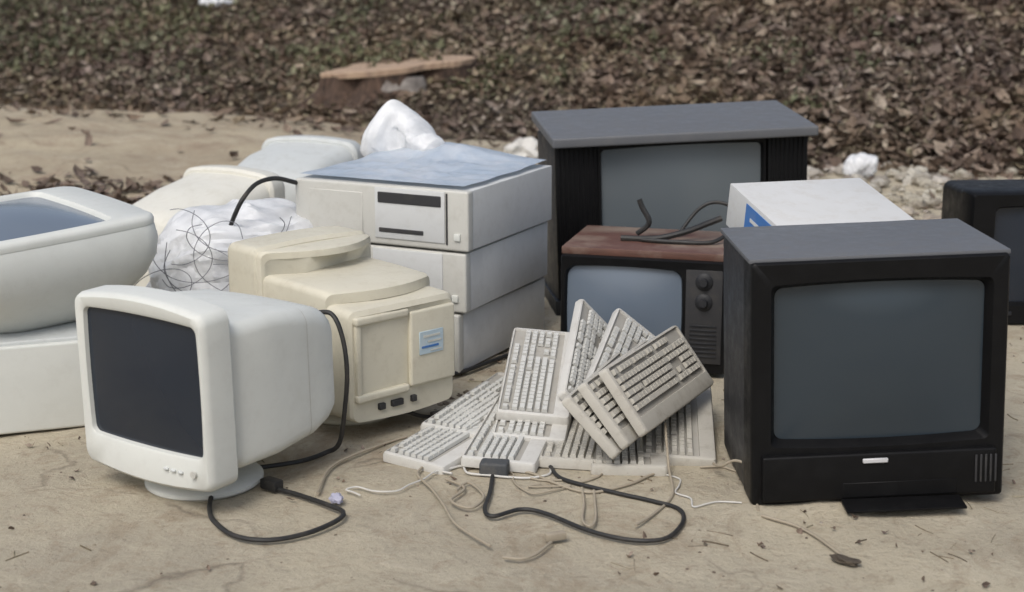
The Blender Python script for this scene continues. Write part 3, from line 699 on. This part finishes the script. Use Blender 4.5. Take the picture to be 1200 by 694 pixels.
def shell_mesh(mat, w=.20, L=.47):
    bm = BM()
    def rr(a, b, r, z, cx=0): 
        return [(x, y, z) for x, y in [(p[0]+cx, p[2]) for p in ring(a, b, r, 0, k=3, e=3)]]
    loft(bm, [rr(w-.012, L-.012, .008, -.030), rr(w, L, .010, -.026), rr(w, L, .010, -.010), rr(w-.006, L-.006, .010, -.002), rr(w-.014, L-.014, .010, 0),
              rr(.150, L-.026, .004, .0005, -.019), rr(.147, L-.029, .003, -.006, -.019)], True, False)
    # cap the key well
    bmesh.ops.recalc_face_normals(bm, faces=bm.faces)
    me = bpy.data.meshes.new('case'); bm.to_mesh(me); bm.free()
    for p in me.polygons: p.use_smooth = True
    me.set_sharp_from_angle(angle=R(30)); me.materials.append(mat); return me
def well_mesh():
    bm = BM(); box(bm, (-.019, 0, -.0075), (.149, .442, .003), 0); me = bpy.data.meshes.new('key_well'); bm.to_mesh(me); bm.free(); me.materials.append(M['slot2']); return me
M['slot2'] = plastic('grimy_key_well', (.36, .345, .31), .7, .5, (.26, .22, .175))
KM = {}
for kk, (cm, km) in {'a': ('kb', 'key'), 'b': ('kb2', 'key2')}.items():
    KM[kk] = (shell_mesh(M[cm]), [key_row_mesh(i, M[km]) for i in range(6)])
well = well_mesh()
K = []
def keyboard(label, loc, rot, kind='a'):
    r = thing('keyboard', label, 'keyboard', loc, rot, 'heap of old keyboards')
    cm, rows = KM[kind]
    def add(nm, me, l=(0, 0, 0)):
        o = bpy.data.objects.new(nm, me); C.objects.link(o); o.parent = r; o.location = l; return o
    add('case', cm); add('key_well', well)
    for i, x in enumerate(ROWX): tag(add('key_row', rows[i], (x, 0, 0)), kind='stuff')
    return r
    return r
K.append(keyboard('white keyboard propped lengthwise on the left small pile, key rows running upward', (.08, 4.435, .152), (15.5, 4, -5)))
K.append(keyboard('white keyboard directly beneath the propped one of the left pile', (.074, 4.365, .100), (13, 3, -7)))
K.append(keyboard('cream keyboard jutting forward at the bottom of the left pile', (.012, 4.225, .052), (5, 2, -12)))
K.append(keyboard('dusty white keyboard flat on the ground, leftmost of the heap', (-.135, 4.235, .040), (5, 2, -33)))
K.append(keyboard('greyish keyboard lying flat under the middle of the heap', (.20, 4.24, .038), (2, 1, -8), 'b'))
K.append(keyboard('grimy beige keyboard leaning against the large black television at the right of the heap', (.455, 4.27, .070), (11, 3, -4), 'b'))
K.append(keyboard('grimy keyboard tilted on top of the right of the heap, key rows facing right', (.405, 4.19, .205), (3.1, 52.9, -26.2), 'b'))
K.append(keyboard('grimy keyboard flat on the ground below the tilted fan, its front end showing', (.315, 4.20, .032), (1, 0, -3), 'b'))
K.append(keyboard('white keyboard lying crosswise behind the leftmost one, half under the left pile', (-.06, 4.43, .060), (4, 2, -27)))
K.append(keyboard('keyboard with only its edge showing just under the tilted top one', (.340, 4.175, .172), (1, 50, -24), 'b'))
K.append(keyboard('lowest keyboard of the tilted fan, only its pale edge showing', (.290, 4.18, .142), (.6, 45, -20), 'b'))
K.append(keyboard('white keyboard corner poking up behind the heap, the left one of two', (.242, 4.50, .150), (30.9, 47.1, 15)))
K.append(keyboard('white keyboard corner poking up behind the tilted top keyboard, the right one of two', (.335, 4.47, .150), (21.3, 38.7, -1.8)))

# ------------------------------------------------------------------ cords and small debris
def gp(P, z): return [(x, y, z+max(0, gz(x, y))) for x, y in P]
def cord(label, P, r, mat, name='loose_cable', plug=None, group=None, cat='cable', parent=None):
    if parent:
        Mi = (Matrix.Translation(parent.location) @ parent.rotation_euler.to_matrix().to_4x4()).inverted()
        bm = BM(); tube(bm, [Mi @ Vector(p) for p in P], r); o = obj('cord', bm, mat, parent)
        if plug:
            at, rz, s = plug
            bm = BM(); box(bm, (0, 0, 0), s, min(s)*.25, 2); pl = obj('plug', bm, mat, o)
            pl.matrix_basis = Mi @ Matrix.Translation(at) @ Matrix.Rotation(R(rz), 4, 'Z')
        return o
    root = thing(name, label, cat, P[0], (0, 0, 0), group); o0 = Vector(P[0])
    bm = BM(); tube(bm, [Vector(p)-o0 for p in P], r); obj('cable', bm, mat, root)
    if plug:
        at, rz, s = plug
        bm = BM(); box(bm, (0, 0, 0), s, min(s)*.25, 2); obj('plug', bm, mat, root, loc=Vector(at)-o0, rot=(0, 0, rz))
    return root
bk = M['rubber']; bc = M['beigecord']
cord('black power cord looped on the sand in front of the white monitor, ending in a black plug', gp([(-.744, 3.79), (-.735, 3.72), (-.71, 3.635), (-.643, 3.537), (-.56, 3.51), (-.477, 3.553), (-.416, 3.635), (-.408, 3.692), (-.448, 3.739), (-.53, 3.811), (-.585, 3.85)], .006), .0062, bk, plug=((-.605, 3.868, .014), -38, (.055, .034, .028)), parent=t1)
cord('', [(-.53, 4.15, .385), (-.475, 4.13, .392), (-.445, 4.105, .34), (-.432, 4.09, .25), (-.440, 4.10, .15), (-.46, 4.12, .04), (-.50, 4.13, .008), (-.56, 4.06, .008), (-.66, 4.01, .008)], .0065, bk, parent=t1)
cord('black cord leaving the rear port of the cream monitor', [(-.40, 4.35, .118), (-.35, 4.34, .09), (-.27, 4.40, .03), (-.20, 4.45, .010), (-.12, 4.50, .012), (-.06, 4.49, .012)], .006, bk, parent=t2)
cord('black cord lying along the foot of the desktop stack', gp([(-.27, 4.80), (-.193, 4.893), (-.14, 4.95), (-.083, 5.03), (-.02, 5.12), (.05, 5.2)], .008), .007, bk)
cord('black cord arched over the smooth bulging white bag at the back left', [(-.88, 4.99, .465), (-.862, 4.98, .505), (-.838, 4.985, .55), (-.80, 5.02, .592), (-.75, 5.08, .60), (-.70, 5.16, .575), (-.66, 5.26, .545)], .0075, bk)
cord('dark cord in a wide loop on the sand in front of the keyboards', gp([(-.05, 3.95), (-.055, 3.83), (-.066, 3.709), (-.045, 3.663), (.021, 3.709), (.082, 3.681), (.18, 3.569), (.275, 3.51), (.355, 3.521), (.405, 3.624), (.403, 3.709), (.336, 3.769), (.255, 3.823), (.131, 3.924), (.10, 4.02), (.08, 4.1)], .006), .0055, M['darkcord'] if 'darkcord' in M else bk)
G2 = 'beige keyboard cords'
cord('beige keyboard cord trailing forward from the leftmost keyboard', gp([(-.235, 4.02), (-.243, 3.96), (-.204, 3.863), (-.167, 3.742), (-.131, 3.61), (-.049, 3.476)], .005), .0036, bc, 'keyboard_cord', group=G2, parent=K[3])
cord('beige keyboard cord between the white monitor and the leftmost keyboard', gp([(-.485, 3.826), (-.477, 4.006), (-.432, 4.109), (-.349, 4.217), (-.29, 4.27)], .005), .0036, bc, 'keyboard_cord', group=G2, parent=K[3])
cord('beige keyboard cord curving along the front of the heap', gp([(-.02, 4.0), (.045, 3.98), (.108, 3.901), (.192, 3.832), (.292, 3.88), (.352, 3.95), (.40, 4.0)], .005), .0036, bc, 'keyboard_cord', group=G2, parent=K[4])
cord('beige keyboard cord hanging over the right keyboard and down to the sand', [(.405, 4.10, .10), (.404, 4.02, .055), (.404, 3.96, .02), (.399, 3.814, .006), (.35, 3.695, .006), (.292, 3.604, .006)], .0036, bc, 'keyboard_cord', group=G2, parent=K[5])
cord('beige keyboard cord arching at the corner of the large black television', [(.52, 3.98, .03), (.533, 3.93, .04), (.565, 3.90, .065), (.60, 3.86, .06), (.612, 3.82, .03), (.60, 3.75, .006), (.596, 3.70, .006)], .0036, bc, 'keyboard_cord', group=G2, parent=K[5])
cord('beige keyboard cord in a narrow hairpin in front of the heap', gp([(.176, 3.863), (.176, 3.753), (.168, 3.64), (.184, 3.60), (.200, 3.655), (.205, 3.845)], .005), .0036, bc, 'keyboard_cord', group=G2, parent=K[4])
cord('pale cord end with a white connector, nearest on the sand', gp([(-.02, 3.41), (.02, 3.40), (.055, 3.43), (.09, 3.50)], .005), .0036, bc, 'loose_cable', ((.10, 3.525, .010), -68, (.022, .05, .018)), G2)
cord('tangle of beige cord by the leftmost keyboard', gp([(-.17, 3.93), (-.12, 3.86), (-.15, 3.77), (-.10, 3.72), (-.07, 3.80), (-.11, 3.90), (-.14, 3.84)], .006), .0036, bc, 'keyboard_cord', group=G2, parent=K[2])
for q in range(6):   # thin pale leads tangled in front of the heap
    rnd = random.Random(300+q); x0 = -.16+.13*q; P = [(x0, 4.02)]; a = -1.57+rnd.gauss(0, .3)
    for k in range(9):
        a += rnd.gauss((-.25, .25)[q % 2], .75); P.append((P[-1][0]+.055*math.cos(a), max(3.62, P[-1][1]+.055*math.sin(a)*(1 if k < 6 else -.4))))
    cord('', gp(P, .004), .0022+.0008*rnd.random(), M['beigecord' if q % 2 else 'kb'], parent=K[(3, 2, 4, 11, 4, 5)[q]])
# thin wires on the white bag
o = thing('wire_tangle', 'thin dark wires tangled over the bulging white plastic bag', 'wires', (-.97, 4.93, .30))
for s in range(9):
    rnd = random.Random(40+s); a0 = rnd.random()*6; ra = .05+.06*rnd.random(); cx, cz = rnd.gauss(.0, .06), rnd.gauss(.09, .05); P = []
    for k in range(9):
        a = a0+k*.62; P.append((cx+ra*math.cos(a)*1.3+.02*k*(s % 2), -.13-.02*math.sin(a*1.7+s), cz+ra*math.sin(a)*(1.2-.05*k)+.012*k*(s % 3-1)))
    bm = BM(); tube(bm, P, .0013, 6); obj('wire', bm, M['wire'], o)
# loose aerial leads on the wooden television
o = thing('aerial_lead', 'tangled black aerial leads lying on the red wooden television top', 'cable', (.53, 5.16, .385), (0, 0, -15))
for P, r in (([(-.13, .02, .012), (-.09, .015, .05), (-.115, .02, .10), (-.125, .02, .125)], .009), ([(-.17, -.05, .008), (-.06, -.04, .010), (.03, -.01, .03), (.10, .03, .055), (.14, .05, .07)], .010),
             ([(-.10, -.06, .008), (.0, -.07, .008), (.12, -.05, .008), (.17, 0, .03)], .007), ([(.0, .05, .008), (.06, .08, .09), (.12, .09, .115), (.19, .08, .09), (.22, .06, .02)], .006)):
    bm = BM(); tube(bm, P, r); obj('cable', bm, M['rubber'], o)
bm = BM(); box(bm, (0, 0, .020), (.075, .05, .038), .008, 3, (0, 0, 0)); o = obj('power_adapter', bm, M['dustygrey']); o.location = (-.045, 3.985, -.004); o.rotation_euler = (0, 0, R(-8)); tag(o, 'dark grey power adapter block tucked at the front of the keyboard heap', 'adapter')
bm = BM(); box(bm, (0, 0, .018), (.05, .035, .032), .007, 3); o = obj('plug_block', bm, M['rubber']); o.location = (-.205, 4.42, 0); o.rotation_euler = (0, 0, R(35)); tag(o, 'black plug lying between the cream monitor and the leftmost keyboard', 'plug')
bm = BM(); bmesh.ops.create_icosphere(bm, subdivisions=3, radius=.017); crumple(bm, .004, 40, 5)
for v in bm.verts: v.co.z = max(v.co.z*.7+.010, 0)
o = obj('plastic_scrap', bm, M['lilac']); o.location = (-.432, 3.775, 0); tag(o, 'small lilac plastic scrap beside the black cord loop', 'scrap')
bm = BM(); bmesh.ops.create_icosphere(bm, subdivisions=3, radius=.024); crumple(bm, .005, 30, 8)
for v in bm.verts: v.co = Vector((v.co.x*1.5, v.co.y*.6, max(v.co.z*.35+.006, 0)))
o = obj('dirt_clod', bm, M['soil']); o.location = (.745, 3.39, 0); o.rotation_euler = (0, 0, R(-35)); tag(o, 'dark crumbled clod of earth on the sand in front of the large television', 'clod')
bm = BM(); tube(bm, gp([(.60, 3.67), (.666, 3.61), (.70, 3.55), (.719, 3.50), (.755, 3.38)], .004), .004, 6); tag(obj('twig', bm, M['beigecord']), 'thin pale twig on the sand in front of the large television', 'twig')

bm = BM(); bmesh.ops.create_icosphere(bm, subdivisions=3, radius=.07); crumple(bm, .03, 9, 4)
for v in bm.verts: v.co.z = max(v.co.z*.9+.05, -.01)
o = obj('pale_rock', bm, M['kb'], ang=25); o.location = (.065, 9.6, 0); tag(o, 'small pale rock on the sand between the desktop stack and the wide television', 'rock')
